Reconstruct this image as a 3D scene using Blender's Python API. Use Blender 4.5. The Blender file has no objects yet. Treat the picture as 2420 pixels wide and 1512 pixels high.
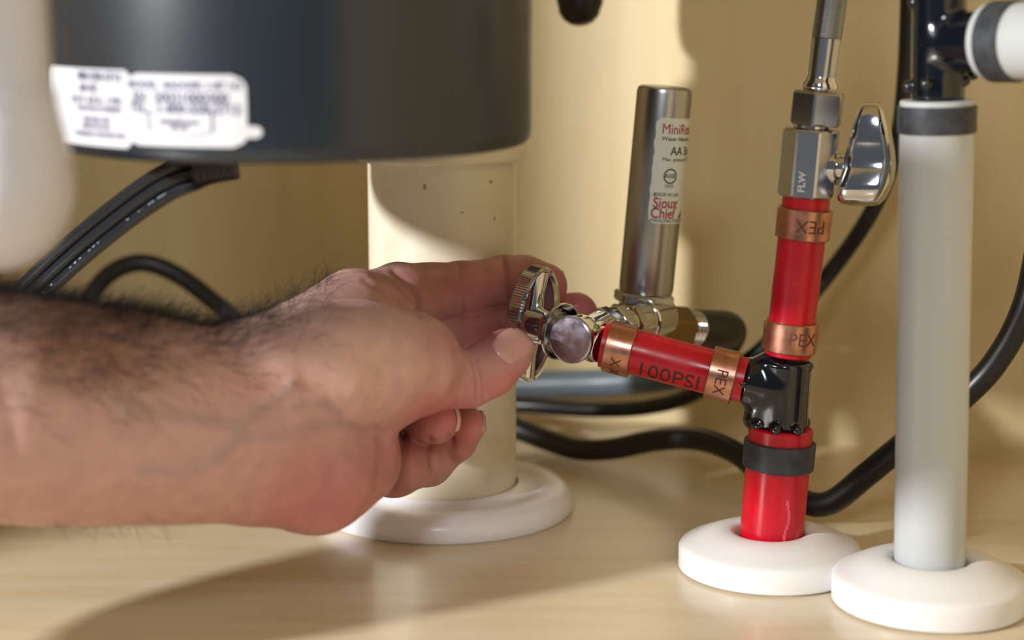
import bpy, bmesh, math, random
import numpy as np
from mathutils import Vector, Matrix

# ------------------------------------------------------------------ camera, world, lights, exposure
SC = bpy.context.scene
COL = SC.collection
FPX, CX, CY = 4350.0, 1210.0, 756.0
CAM_H, PITCH = 0.200, math.radians(10.5)
CP, SP = math.cos(PITCH), math.sin(PITCH)

cam_d = bpy.data.cameras.new('camera')
cam_d.sensor_width = 36.0
cam_d.lens = FPX / 2420.0 * 36.0
cam_d.clip_start = 0.01
cam_d.clip_end = 20.0
cam_d.dof.use_dof = True
cam_d.dof.focus_distance = 0.632
cam_d.dof.aperture_fstop = 5.8
cam = bpy.data.objects.new('camera', cam_d)
cam.location = (0, 0, CAM_H)
cam.rotation_euler = (math.radians(90) - PITCH, 0, 0)
COL.objects.link(cam)
SC.camera = cam

world = bpy.data.worlds.new('world')
SC.world = world
world.use_nodes = True
wb = world.node_tree.nodes['Background']
wb.inputs['Color'].default_value = (0.80, 0.90, 1.0, 1)
wb.inputs['Strength'].default_value = 0.16


def area_light(name, loc, target, size, power, color):
    d = bpy.data.lights.new(name, 'AREA')
    d.shape = 'DISK'
    d.size = size
    d.energy = power
    d.color = color
    o = bpy.data.objects.new(name, d)
    o.location = loc
    v = Vector(target) - Vector(loc)
    o.rotation_euler = v.to_track_quat('-Z', 'Y').to_euler()
    COL.objects.link(o)
    return o


area_light('work_lamp', (-0.918, -0.047, 0.471), (0.0, 0.65, 0.05), 0.06, 24.5, (1.0, 0.99, 0.97))
area_light('fill_lamp', (-0.16, -0.42, 0.70), (0.0, 0.60, 0.06), 0.22, 3.9, (0.96, 0.98, 1.0))  # added soft fill from the front to brighten the hand

vs = SC.view_settings
vs.view_transform = 'Standard'
vs.look = 'None'
vs.exposure = -0.34
vs.gamma = 1.0
vs.use_curve_mapping = False

# ------------------------------------------------------------------ pixel helpers
def ray(px, py):
    u, v = (px - CX) / FPX, (py - CY) / FPX
    # camera axes: right (1,0,0), down (0,-SP,-CP), forward (0,CP,-SP)
    return Vector((u, CP - v * SP, -SP - v * CP))


def P(px, py, Y):
    """the point at world depth Y that is seen at a pixel"""
    r = ray(px, py)
    return Vector((0, 0, CAM_H)) + r * (Y / r.y)


def D(px, py, d):
    """the point at optical depth d that is seen at a pixel"""
    return Vector((0, 0, CAM_H)) + ray(px, py) * d


def project(co):
    x, y, z = co[:, 0], co[:, 1], co[:, 2] - CAM_H
    d = y * CP - z * SP
    dn = -y * SP - z * CP
    return CX + FPX * x / d, CY + FPX * dn / d, d


# ------------------------------------------------------------------ materials
def lin(c):
    out = []
    for v in c:
        v = v / 255.0
        out.append(v / 12.92 if v <= 0.04045 else ((v + 0.055) / 1.055) ** 2.4)
    return (*out, 1.0)


def nd(t, kind, **kw):
    n = t.nodes.new(kind)
    for k, v in kw.items():
        setattr(n, k, v)
    return n


def mat(name, rgb, rough=0.5, metal=0.0, var=None, bump=None, coat=0.0, coat_rough=0.1, sss=0.0, sss_scale=0.002,
        sss_rad=(1, 0.4, 0.2), spec=0.5, stretch=None, trans=0.0, aniso=0.0, rough_var=None):
    m = bpy.data.materials.new(name)
    m.use_nodes = True
    t = m.node_tree
    b = t.nodes['Principled BSDF']
    b.inputs['Base Color'].default_value = lin(rgb)
    b.inputs['Roughness'].default_value = rough
    b.inputs['Metallic'].default_value = metal
    b.inputs['Specular IOR Level'].default_value = spec
    b.inputs['Coat Weight'].default_value = coat
    b.inputs['Coat Roughness'].default_value = coat_rough
    b.inputs['Subsurface Weight'].default_value = sss
    b.inputs['Subsurface Scale'].default_value = sss_scale
    b.inputs['Subsurface Radius'].default_value = sss_rad
    b.inputs['Transmission Weight'].default_value = trans
    b.inputs['Anisotropic'].default_value = aniso
    tc = nd(t, 'ShaderNodeTexCoord')
    src = tc.outputs['Object']
    if stretch:
        mp = nd(t, 'ShaderNodeMapping')
        mp.inputs['Scale'].default_value = stretch
        t.links.new(src, mp.inputs['Vector'])
        src = mp.outputs['Vector']
    if var:
        scale, rgb2, lo, hi = var
        n = nd(t, 'ShaderNodeTexNoise')
        n.inputs['Scale'].default_value = scale
        n.inputs['Detail'].default_value = 5
        t.links.new(src, n.inputs['Vector'])
        mr = nd(t, 'ShaderNodeMapRange')
        mr.inputs['From Min'].default_value = lo
        mr.inputs['From Max'].default_value = hi
        t.links.new(n.outputs['Fac'], mr.inputs['Value'])
        mx = nd(t, 'ShaderNodeMix', data_type='RGBA')
        mx.inputs['A'].default_value = lin(rgb)
        mx.inputs['B'].default_value = lin(rgb2)
        t.links.new(mr.outputs['Result'], mx.inputs['Factor'])
        t.links.new(mx.outputs['Result'], b.inputs['Base Color'])
    if rough_var:
        scale, lo, hi = rough_var
        n = nd(t, 'ShaderNodeTexNoise')
        n.inputs['Scale'].default_value = scale
        n.inputs['Detail'].default_value = 4
        t.links.new(src, n.inputs['Vector'])
        mr = nd(t, 'ShaderNodeMapRange')
        mr.inputs['From Min'].default_value = 0.3
        mr.inputs['From Max'].default_value = 0.7
        mr.inputs['To Min'].default_value = lo
        mr.inputs['To Max'].default_value = hi
        t.links.new(n.outputs['Fac'], mr.inputs['Value'])
        t.links.new(mr.outputs['Result'], b.inputs['Roughness'])
    if bump:
        scale, strength, dist = bump
        n = nd(t, 'ShaderNodeTexNoise')
        n.inputs['Scale'].default_value = scale
        n.inputs['Detail'].default_value = 4
        t.links.new(src, n.inputs['Vector'])
        bp = nd(t, 'ShaderNodeBump')
        bp.inputs['Strength'].default_value = strength
        bp.inputs['Distance'].default_value = dist
        t.links.new(n.outputs['Fac'], bp.inputs['Height'])
        t.links.new(bp.outputs['Normal'], b.inputs['Normal'])
    return m


M = {}
M['floor'] = mat('maple_floor', (218, 202, 174), 0.34, var=(9, (210, 192, 160), 0.40, 0.66), stretch=(1.2, 14, 14),
                 bump=(40, 0.05, 0.0004), coat=0.5, coat_rough=0.16)
M['wall'] = mat('maple_wall', (216, 199, 158), 0.50, var=(7, (208, 189, 144), 0.35, 0.7), stretch=(10, 10, 1.0),
                bump=(30, 0.03, 0.0004))
M['canister'] = mat('blue_grey_enamel', (25, 33, 42), 0.34, coat=0.25, coat_rough=0.25, bump=(60, 0.02, 0.0003))
M['label'] = mat('white_sticker', (200, 201, 208), 0.55)
M['print_grey'] = mat('grey_print', (84, 84, 116), 0.6)
M['label_old'] = mat('worn_sticker', (205, 212, 208), 0.45, var=(420, (150, 140, 90), 0.66, 0.74))
M['print_red'] = mat('red_print', (165, 28, 62), 0.5)
M['print_dark'] = mat('dark_print', (32, 48, 52), 0.5)
M['print_mark'] = mat('engraved_mark', (92, 44, 30), 0.6)
M['print_black'] = mat('black_print', (70, 6, 24), 0.5)
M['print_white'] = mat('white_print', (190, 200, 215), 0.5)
M['pvc'] = mat('cream_pvc', (226, 220, 202), 0.42, var=(35, (205, 190, 160), 0.58, 0.85), sss=0.05)
M['pvc_white'] = mat('white_pvc', (236, 236, 246), 0.25, sss=0.05)
M['trap'] = mat('grey_white_pvc', (204, 206, 220), 0.28, sss=0.05)
M['flange'] = mat('white_nylon', (226, 225, 226), 0.36, sss=0.12, sss_scale=0.003, var=(30, (218, 214, 212), 0.5, 0.8))
M['red'] = mat('red_pex', (188, 4, 32), 0.24, sss=0.04, sss_scale=0.001, sss_rad=(1.0, 0.15, 0.15), var=(60, (170, 3, 34), 0.45, 0.7),
               bump=(150, 0.05, 0.0003), rough_var=(90, 0.2, 0.45))
M['red_scuff'] = mat('scuffed_red', (222, 70, 92), 0.6)
M['white_pex'] = mat('milky_pex', (184, 188, 190), 0.34, sss=0.35, sss_scale=0.004, sss_rad=(1, 1, 0.8))
M['copper'] = mat('copper', (200, 148, 128), 0.30, 1.0, var=(200, (168, 118, 98), 0.4, 0.7), bump=(500, 0.08, 0.0002), rough_var=(120, 0.22, 0.42))
M['copper_dark'] = mat('blackened_copper', (62, 66, 72), 0.5, 0.25, var=(250, (44, 46, 52), 0.4, 0.7), bump=(400, 0.12, 0.0002))
M['black_plastic'] = mat('black_moulded_plastic', (12, 16, 24), 0.12, coat=0.4, coat_rough=0.06, bump=(150, 0.03, 0.0004))
M['rubber'] = mat('black_rubber', (13, 15, 20), 0.36, bump=(300, 0.05, 0.0003))
M['rubber_grey'] = mat('grey_hose', (92, 104, 114), 0.40)
M['cord_blue'] = mat('black_vinyl_cord', (20, 26, 36), 0.28)
M['chrome'] = mat('chrome', (206, 206, 208), 0.10, 1.0, bump=(120, 0.03, 0.0003))
M['chrome_worn'] = mat('scratched_chrome', (178, 178, 196), 0.24, 1.0, bump=(260, 0.18, 0.0003), rough_var=(200, 0.12, 0.4))
M['nickel'] = mat('dull_nickel', (190, 193, 200), 0.24, 1.0)
M['steel'] = mat('brushed_steel', (166, 167, 168), 0.30, 1.0, stretch=(1, 1, 0.1), bump=(300, 0.05, 0.0002))
M['brass'] = mat('dark_brass', (126, 104, 64), 0.34, 1.0)
M['braid'] = mat('braided_steel', (150, 158, 166), 0.32, 1.0)
M['nail'] = mat('fingernail', (198, 152, 150), 0.30, sss=0.2, sss_scale=0.001)
M['nail_edge'] = mat('fingernail_edge', (206, 164, 158), 0.35)
M['stain'] = mat('brown_stain', (178, 150, 108), 0.6)
M['hair'] = mat('dark_hair', (22, 18, 20), 0.5)


# ------------------------------------------------------------------ object helpers
def empty(name, loc):
    o = bpy.data.objects.new(name, None)
    o.location = loc
    o.empty_display_size = 0.01
    COL.objects.link(o)
    return o


def tag(o, label=None, cat=None, group=None, kind=None):
    if label: o['label'] = label
    if cat: o['category'] = cat
    if group: o['group'] = group
    if kind: o['kind'] = kind
    return o


def obj(name, geo, m, parent=None, smooth=True, angle=35):
    verts, faces = geo
    me = bpy.data.meshes.new(name)
    me.from_pydata([tuple(v) for v in verts], [], [tuple(int(i) for i in f) for f in faces])
    me.validate()
    me.update()
    if smooth:
        me.shade_smooth()
        me.set_sharp_from_angle(angle=math.radians(angle))
    me.materials.append(m)
    o = bpy.data.objects.new(name, me)
    COL.objects.link(o)
    if parent is not None:
        o.parent = parent
        if parent.parent is None and parent.type == 'EMPTY':
            o.matrix_parent_inverse = Matrix.Translation(-Vector(parent.location))
    return o


def merge(*geos):
    V, F = [], []
    for v, f in geos:
        n = len(V)
        V += list(v)
        F += [tuple(i + n for i in q) for q in f]
    return V, F


def basis(axis, hint=None):
    a = Vector(axis).normalized()
    h = Vector(hint) if hint is not None else Vector((0, -1, 0))
    if abs(a.dot(h.normalized())) > 0.95:
        h = Vector((1, 0, 0))
    r = (h - a * h.dot(a)).normalized()
    s = a.cross(r)
    return a, r, s


def lathe(origin, axis, prof, seg=48, hint=None, squash=None):
    """revolve (radius, height) pairs about an axis; radius 0 at an end closes it"""
    a, r, s = basis(axis, hint)
    o = Vector(origin)
    V, F, rings = [], [], []
    for (rad, h) in prof:
        if rad < 1e-7:
            rings.append([len(V)])
            V.append(o + a * h)
        else:
            ring = []
            for k in range(seg):
                t = 2 * math.pi * k / seg
                c, d = math.cos(t) * rad, math.sin(t) * rad
                if squash: d *= squash
                ring.append(len(V))
                V.append(o + a * h + r * c + s * d)
            rings.append(ring)
    for i in range(len(rings) - 1):
        A, B = rings[i], rings[i + 1]
        for k in range(seg):
            k2 = (k + 1) % seg
            if len(A) == 1 and len(B) > 1:
                F.append((A[0], B[k2], B[k]))
            elif len(B) == 1 and len(A) > 1:
                F.append((A[k], A[k2], B[0]))
            elif len(A) > 1:
                F.append((A[k], A[k2], B[k2], B[k]))
    return V, F


def rod(p0, p1, r0, r1=None, seg=40, bev=0.0004, hint=None):
    """closed cylinder between two points with small bevels"""
    p0, p1 = Vector(p0), Vector(p1)
    r1 = r0 if r1 is None else r1
    L = (p1 - p0).length
    return lathe(p0, p1 - p0, [(0, 0), (r0 - bev, 0), (r0, bev), (r1, L - bev), (r1 - bev, L), (0, L)], seg, hint)


def ringband(p0, p1, ro, ri, seg=48, bev=0.0003):
    p0, p1 = Vector(p0), Vector(p1)
    L = (p1 - p0).length
    return lathe(p0, p1 - p0, [(ri, 0), (ro - bev, 0), (ro, bev), (ro, L - bev), (ro - bev, L), (ri, L), (ri, 0)], seg)


def hexnut(p0, p1, across, hint=None, bev=0.0008, ri=0.0, n=6, turn=0.0):
    """hexagonal prism with chamfered corners"""
    p0, p1 = Vector(p0), Vector(p1)
    a, r, s = basis(p1 - p0, hint)
    L = (p1 - p0).length
    R = across / 2 / math.cos(math.pi / n)
    V, F, rings = [], [], []
    for (k, h) in ((0, 0), (0.93, 0), (1, bev), (1, L - bev), (0.93, L), (0, L)):
        if k == 0:
            rings.append([len(V)])
            V.append(p0 + a * h)
            continue
        ring = []
        for i in range(n):
            t0 = 2 * math.pi * i / n + turn
            for dt in (-0.05, 0.05):
                ring.append(len(V))
                V.append(p0 + a * h + (r * math.cos(t0 + dt) + s * math.sin(t0 + dt)) * R * k)
        rings.append(ring)
    m = 2 * n
    for i in range(len(rings) - 1):
        A, B = rings[i], rings[i + 1]
        for k in range(m):
            k2 = (k + 1) % m
            if len(A) == 1: F.append((A[0], B[k2], B[k]))
            elif len(B) == 1: F.append((A[k], A[k2], B[0]))
            else: F.append((A[k], A[k2], B[k2], B[k]))
    return V, F


def spline(pts, n=10):
    """Catmull-Rom through points"""
    pts = [Vector(p) for p in pts]
    pts = [pts[0] * 2 - pts[1]] + pts + [pts[-1] * 2 - pts[-2]]
    out = []
    for i in range(1, len(pts) - 2):
        p0, p1, p2, p3 = pts[i - 1:i + 3]
        for k in range(n):
            t = k / n
            out.append(0.5 * ((2 * p1) + (p2 - p0) * t + (2 * p0 - 5 * p1 + 4 * p2 - p3) * t * t + (3 * p1 - p0 - 3 * p2 + p3) * t ** 3))
    out.append(pts[-2])
    return out


def tube(path, rad, seg=20, cap=True, mod=None):
    """tube along a list of points; rad is a number or a function of 0..1; mod(i, angle) scales the radius"""
    n = len(path)
    V, F = [], []
    t0 = (path[1] - path[0]).normalized()
    ref = Vector((0, 0, 1)) if abs(t0.z) < 0.9 else Vector((0, 1, 0))
    ref = (ref - t0 * ref.dot(t0)).normalized()
    rings = []
    for i in range(n):
        t = (path[min(i + 1, n - 1)] - path[max(i - 1, 0)]).normalized()
        ref = (ref - t * ref.dot(t)).normalized()
        s = t.cross(ref)
        r = rad(i / (n - 1)) if callable(rad) else rad
        ring = []
        for k in range(seg):
            a = 2 * math.pi * k / seg
            rr = r * (mod(i, a) if mod else 1)
            ring.append(len(V))
            V.append(path[i] + (ref * math.cos(a) + s * math.sin(a)) * rr)
        rings.append(ring)
    for i in range(n - 1):
        A, B = rings[i], rings[i + 1]
        for k in range(seg):
            k2 = (k + 1) % seg
            F.append((A[k], A[k2], B[k2], B[k]))
    if cap:
        F.append(tuple(reversed(rings[0])))
        F.append(tuple(rings[-1]))
    return V, F


def text2d(s, size, bold=0.0, maxlen=None):
    """flat triangulated lettering centred on the origin"""
    c = bpy.data.curves.new('lettering_curve', 'FONT')
    c.body = s
    c.size = size
    c.offset = bold * size
    c.resolution_u = 3
    c.align_x = 'CENTER'
    c.align_y = 'CENTER'
    o = bpy.data.objects.new('lettering_tmp', c)
    COL.objects.link(o)
    dg = bpy.context.evaluated_depsgraph_get()
    me = o.evaluated_get(dg).to_mesh()
    bm = bmesh.new()
    bm.from_mesh(me)
    bmesh.ops.triangulate(bm, faces=bm.faces[:])
    maxlen = maxlen or size * 0.22
    for _ in range(4):
        long_e = [e for e in bm.edges if e.calc_length() > maxlen]
        if not long_e: break
        bmesh.ops.subdivide_edges(bm, edges=long_e, cuts=1)
        bmesh.ops.triangulate(bm, faces=bm.faces[:])
    bm.verts.index_update()
    V = [(v.co.x, v.co.y) for v in bm.verts]
    F = [tuple(v.index for v in f.verts) for f in bm.faces]
    bm.free()
    o.evaluated_get(dg).to_mesh_clear()
    bpy.data.objects.remove(o)
    bpy.data.curves.remove(c)
    return V, F


def cylmap(origin, axis, r, hint=None, a0=0.0):
    """(u, v) on the skin of a cylinder; u runs to the viewer's right, v along the axis"""
    a, ref, side = basis(axis, hint)
    o = Vector(origin)

    def f(u, v):
        t = a0 + u / r
        return o + a * v + (ref * math.cos(t) + side * math.sin(t)) * r
    return f


def letter(s, size, fmap, u0=0, v0=0, rot=0, bold=0.0, sx=1.0):
    V, F = text2d(s, size, bold)
    c, d = math.cos(rot), math.sin(rot)
    out = []
    for (x, y) in V:
        x *= sx
        out.append(fmap(u0 + c * x - d * y, v0 + d * x + c * y))
    return out, F


def patch(fmap, u0, u1, v0, v1, nu=24, nv=8, rc=0.0, wob=0.0, seed=1):
    """a sticker: rounded rectangle on a mapped surface"""
    rnd = random.Random(seed)
    V, F = [], []
    w, h = u1 - u0, v1 - v0
    off = [rnd.uniform(-wob, wob) for _ in range(nv + 1)]
    off2 = [rnd.uniform(-wob, wob) for _ in range(nv + 1)]
    for j in range(nv + 1):
        tv = j / nv
        v = v0 + h * tv
        e = min(v - v0, v1 - v)
        ins = 0.0
        if rc > 0 and e < rc:
            ins = rc - math.sqrt(max(rc * rc - (rc - e) ** 2, 0))
        for i in range(nu + 1):
            ti = i / nu
            V.append(fmap(u0 + ins + off[j] + (w - 2 * ins - off[j] + off2[j]) * ti, v))
    for j in range(nv):
        for i in range(nu):
            a = j * (nu + 1) + i
            F.append((a, a + 1, a + nu + 2, a + nu + 1))
    return V, F


# ------------------------------------------------------------------ implicit-surface mesher (moulded fittings, the hand)
def smin(a, b, k):
    h = np.clip(0.5 + 0.5 * (b - a) / k, 0, 1)
    return b * (1 - h) + a * h - k * h * (1 - h)


def sd_cone(p, a, b, ra, rb):
    """tapered capsule"""
    ba = b - a
    L2 = float(ba @ ba)
    t = np.clip(((p - a) @ ba) / L2, 0, 1)
    q = p - a - t[:, None] * ba
    return np.sqrt(np.einsum('ij,ij->i', q, q)) - (ra + (rb - ra) * t)


def sd_cyl(p, a, b, r, rnd=0.0):
    ba = b - a
    L = float(np.sqrt(ba @ ba))
    ba = ba / L
    x = (p - a) @ ba
    q = p - a - x[:, None] * ba
    dr = np.sqrt(np.einsum('ij,ij->i', q, q)) - (r - rnd)
    dx = np.abs(x - L / 2) - (L / 2 - rnd)
    return np.minimum(np.maximum(dr, dx), 0) + np.sqrt(np.maximum(dr, 0) ** 2 + np.maximum(dx, 0) ** 2) - rnd


def sd_ell(p, c, R, ax):
    q = ((p - c) @ R.T) / ax
    k0 = np.sqrt(np.einsum('ij,ij->i', q, q))
    q2 = q / ax
    k1 = np.sqrt(np.einsum('ij,ij->i', q2, q2)) + 1e-9
    return k0 * (k0 - 1.0) / k1


def polygonise(sdf, lo, hi, h, B=16):
    lo, hi = np.array(lo, float), np.array(hi, float)
    nb = np.ceil((hi - lo) / (h * B)).astype(int)
    n = nb * B + 1
    val = np.empty(n, np.float32)
    cx = [lo[i] + (np.arange(nb[i]) + 0.5) * B * h for i in range(3)]
    G = np.stack(np.meshgrid(*cx, indexing='ij'), -1).reshape(-1, 3)
    dc = sdf(G).reshape(nb)
    val[:] = 1.0
    big = np.kron(np.where(dc > 0, 1.0, -1.0), np.ones((B, B, B))).astype(np.float32)
    val[:-1, :-1, :-1] = big
    reach = B * h * 0.95 + 2 * h
    ar = np.arange(B + 1) * h
    L = np.stack(np.meshgrid(ar, ar, ar, indexing='ij'), -1).reshape(-1, 3)
    for (i, j, k) in np.argwhere(np.abs(dc) < reach):
        o = lo + np.array([i, j, k]) * B * h
        v = sdf(L + o).reshape(B + 1, B + 1, B + 1)
        val[i * B:i * B + B + 1, j * B:j * B + B + 1, k * B:k * B + B + 1] = v
    s = val < 0
    c = np.zeros(n - 1, np.int8)
    for dx in (0, 1):
        for dy in (0, 1):
            for dz in (0, 1):
                c += s[dx:n[0] - 1 + dx, dy:n[1] - 1 + dy, dz:n[2] - 1 + dz]
    act = np.argwhere((c > 0) & (c < 8))
    idx = -np.ones(n - 1, np.int32)
    idx[act[:, 0], act[:, 1], act[:, 2]] = np.arange(len(act))
    acc = np.zeros((len(act), 3))
    cnt = np.zeros(len(act))
    cor = [(x, y, z) for x in (0, 1) for y in (0, 1) for z in (0, 1)]
    for a in cor:
        for ax in range(3):
            if a[ax]: continue
            b = list(a)
            b[ax] = 1
            va = val[act[:, 0] + a[0], act[:, 1] + a[1], act[:, 2] + a[2]]
            vb = val[act[:, 0] + b[0], act[:, 1] + b[1], act[:, 2] + b[2]]
            m = (va < 0) != (vb < 0)
            t = np.where(m, va / np.where(m, va - vb, 1), 0)
            pos = np.array(a, float)[None, :].repeat(len(act), 0)
            pos[:, ax] += t
            acc += pos * m[:, None]
            cnt += m
    V = lo + (act + acc / cnt[:, None]) * h
    F = []
    for ax in range(3):
        sl0 = [slice(1, -1)] * 3
        sl1 = [slice(1, -1)] * 3
        sl0[ax] = slice(0, -1)
        sl1[ax] = slice(1, None)
        s0, s1 = s[tuple(sl0)], s[tuple(sl1)]
        e = np.argwhere(s0 != s1)
        sg = s0[e[:, 0], e[:, 1], e[:, 2]]
        g = e + 1
        g[:, ax] -= 1
        u, w = (ax + 1) % 3, (ax + 2) % 3
        q = []
        for (du, dw) in ((0, 0), (1, 0), (1, 1), (0, 1)):
            cc = g.copy()
            cc[:, u] -= 1 - du
            cc[:, w] -= 1 - dw
            q.append(idx[cc[:, 0], cc[:, 1], cc[:, 2]])
        q = np.stack(q, 1)
        q[~sg] = q[~sg][:, ::-1]
        F.append(q)
    F = np.concatenate(F)
    F = F[(F >= 0).all(1)]
    return V, F


def grad(sdf, V, e):
    g = np.zeros_like(V)
    for i in range(3):
        d = np.zeros(3)
        d[i] = e
        g[:, i] = sdf(V + d) - sdf(V - d)
    return g / (np.linalg.norm(g, axis=1)[:, None] + 1e-12)


def snap(sdf, V, e, it=2):
    for _ in range(it):
        V = V - grad(sdf, V, e) * sdf(V)[:, None] * 0.9
    return V


# ------------------------------------------------------------------ the cabinet (setting)
WDIR = Vector((0.083, -0.037, 0)).normalized()         # along the back wall, to the right
WNRM = Vector((-WDIR.y, WDIR.x, 0))                     # away from the camera
W0 = Vector((0.132, 0.785, 0))


def slab(c0, u, v, w):
    c0 = Vector(c0)
    V = [c0 + u * a + v * b + w * c for a in (0, 1) for b in (0, 1) for c in (0, 1)]
    F = [(0, 1, 3, 2), (4, 6, 7, 5), (0, 4, 5, 1), (2, 3, 7, 6), (0, 2, 6, 4), (1, 5, 7, 3)]
    return V, F


UP = Vector((0, 0, 1))
CL, CR, CDEP, CHT = -0.62, 0.34, 0.62, 0.50            # cabinet: left and right ends, depth, height
tag(obj('floor', slab(W0 + WDIR * CL - WNRM * 0.8 - UP * 0.018, WDIR * (CR - CL), WNRM * 0.8, UP * 0.018), M['floor'], smooth=False),
    'pale maple cabinet floor panel with a glossy finish', kind='structure')
tag(obj('wall_back', slab(W0 + WDIR * CL - UP * 0.018, WDIR * (CR - CL), WNRM * 0.012, UP * (CHT + 0.018)), M['wall'], smooth=False),
    'plain yellow maple back panel of the cabinet', kind='structure')
tag(obj('wall_right', slab(W0 + WDIR * CR - WNRM * CDEP - UP * 0.018, WDIR * 0.016, WNRM * (CDEP + 0.012), UP * (CHT + 0.018)), M['wall'], smooth=False),
    'right maple side panel of the cabinet', kind='structure')
tag(obj('ceiling', slab(W0 + WDIR * CL - WNRM * CDEP + UP * CHT, WDIR * (CR - CL), WNRM * (CDEP + 0.012), UP * 0.02), M['wall'], smooth=False),
    'underside of the counter above the cabinet', kind='structure')
PL, PD = -0.40, 0.67                                    # added panel shading the back wall: where it stands, how far forward
tag(obj('shade_panel', slab(W0 + WDIR * (PL - 0.016) - WNRM * PD, WDIR * 0.016, WNRM * PD, UP * CHT), M['wall'], smooth=False),
    'added maple panel at left, out of view, shading the back wall', kind='structure')

# ------------------------------------------------------------------ floor flanges
def flange_ring(c, R, hole, rim, top):
    prof = [(hole, 0.0005), (R - 0.0012, 0.0), (R, 0.001), (R, rim - 0.0015), (R - 0.0008, rim - 0.0004), (R - 0.002, rim + 0.0003)]
    for k in range(1, 9):
        t = k / 8
        prof.append((R - 0.002 + (hole + 0.0025 - R + 0.002) * t, rim + 0.0003 + (top - rim) * math.sin(t * math.pi / 2) ** 1.1))
    prof += [(hole + 0.0006, top - 0.0001), (hole, top - 0.001), (hole, 0.0005)]
    return lathe(c, UP, prof, 72)


RB = P(1820, 1345, 0.609); RB.z = 0
RB.x = P(1817, 1345, 0.609).x
tag(obj('floor_flange', flange_ring(RB, 0.0312, 0.0118, 0.0092, 0.0135), M['flange'], angle=50),
    'white plastic floor flange around the foot of the red pipe', 'flange', 'floor flanges under the pipes')
WB = P(2195, 1423, 0.574); WB.z = 0
tag(obj('floor_flange', flange_ring(WB, 0.0315, 0.0122, 0.0098, 0.0150), M['flange'], angle=50),
    'white plastic floor flange around the foot of the milky white pipe', 'flange', 'floor flanges under the pipes')

DB = P(1050, 1194, 0.684); DB.z = 0
dprof = [(0.0285, 0.0005), (0.0488, 0), (0.0496, 0.001), (0.0497, 0.0035), (0.0488, 0.0065), (0.0470, 0.0085), (0.0440, 0.0098), (0.0400, 0.0100),
         (0.0365, 0.0090), (0.0330, 0.0085), (0.0300, 0.0095), (0.0285, 0.0105), (0.0285, 0.0005)]
tag(obj('floor_flange', lathe(DB, UP, dprof, 96), M['pvc_white'], angle=60),
    'wide white floor flange around the foot of the thick cream drain pipe', 'flange', 'floor flanges under the pipes')

# ------------------------------------------------------------------ drain pipe
dr = empty('drain_pipe', DB)
tag(dr, 'thick cream plastic drain pipe standing behind the black disposer', 'pipe')
obj('pipe', lathe(DB, UP, [(0, 0.001), (0.0276, 0.001), (0.0276, 0.32), (0, 0.32)], 96), M['pvc'], dr)
obj('coupling', lathe(DB, UP, [(0.0277, 0.1345), (0.0312, 0.1345), (0.0322, 0.1355), (0.0322, 0.190), (0.0312, 0.191), (0.0277, 0.191)], 96), M['pvc'], dr)
for k, (px, py, w, h) in enumerate(((1003, 440, 0.0006, 0.0011), (1160, 432, 0.0008, 0.0006), (1168, 520, 0.0005, 0.0007), (1092, 500, 0.0004, 0.0004))):
    off = P(px, py, 0.66)
    u = math.asin(max(-1, min(1, (off.x * 0.9915 - DB.x) / 0.0277)))
    stain_map = cylmap(DB, UP, 0.02768)
    obj('stain', patch(stain_map, u * 0.02768 - w, u * 0.02768 + w, off.z - h, off.z + h, 4, 12, w * 0.95), M['stain'], dr, smooth=False)

# ------------------------------------------------------------------ food waste disposer
DC = P(694, 335, 0.567)
DZ = 0.1507
DR = 0.0733
DC = Vector((DC.x, 0.567, 0))
dp = empty('garbage_disposer', (DC.x, DC.y, DZ))
tag(dp, 'large blue-black cylindrical waste disposer hanging above the hand', 'disposer')
prof = [(0, 0.001), (DR - 0.012, 0.001), (DR - 0.010, 0.0), (DR - 0.003, 0.0), (DR - 0.0012, 0.0006), (DR - 0.0002, 0.0022), (DR, 0.005), (DR, 0.20), (DR - 0.01, 0.23), (0, 0.235)]
obj('canister', lathe((DC.x, DC.y, DZ), UP, prof, 128), M['canister'], dp)


def cyl_hit(px, py, c, r):
    """where the sight line through a pixel meets an upright cylinder: angle and height"""
    d = ray(px, py)
    ox, oy = -c.x, -c.y
    A = d.x ** 2 + d.y ** 2
    Bq = ox * d.x + oy * d.y
    Cq = ox * ox + oy * oy - r * r
    t = (-Bq - math.sqrt(max(Bq * Bq - A * Cq, 0))) / A
    x, y, z = d.x * t, d.y * t, CAM_H + d.z * t
    return math.atan2(x - c.x, -(y - c.y)), z


fm = cylmap((DC.x, DC.y, 0), UP, DR + 0.0003)


def on_can(px, py):
    a, z = cyl_hit(px, py, DC, DR)
    return a * (DR + 0.0003), z


u0, _ = on_can(150, 250); u1, _ = on_can(312, 250)
_, zt = on_can(310, 166); _, zb = on_can(310, 351)
st = obj('rating_label', patch(fm, u0 - 0.010, u1, zb, zt, 30, 12, 0.002), M['label'], dp)
fm2 = cylmap((DC.x, DC.y, 0), UP, DR + 0.0004)
v0, _ = on_can(300, 250); v1, _ = on_can(584, 250)
_, zt2 = on_can(450, 176); _, zb2 = on_can(450, 347)
st2 = obj('rating_label', patch(fm2, v0, v1, zb2, zt2, 40, 16, 0.004), M['label'], dp)
tu, tz = on_can(590, 312)
obj('label_tail', patch(fm2, tu - 0.004, tu + 0.0035, tz - 0.0016, tz + 0.0016, 8, 6, 0.0016), M['label'], st2)
fmt = cylmap((DC.x, DC.y, 0), UP, DR + 0.0006)


def can_text(s, px, py, size, parent, m='print_grey', bold=0.02, sx=1.0):
    u, z = on_can(px, py)
    obj('lettering', letter(s, size, fmt, u, z, bold=bold, sx=sx), M[m], parent, smooth=False)


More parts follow.
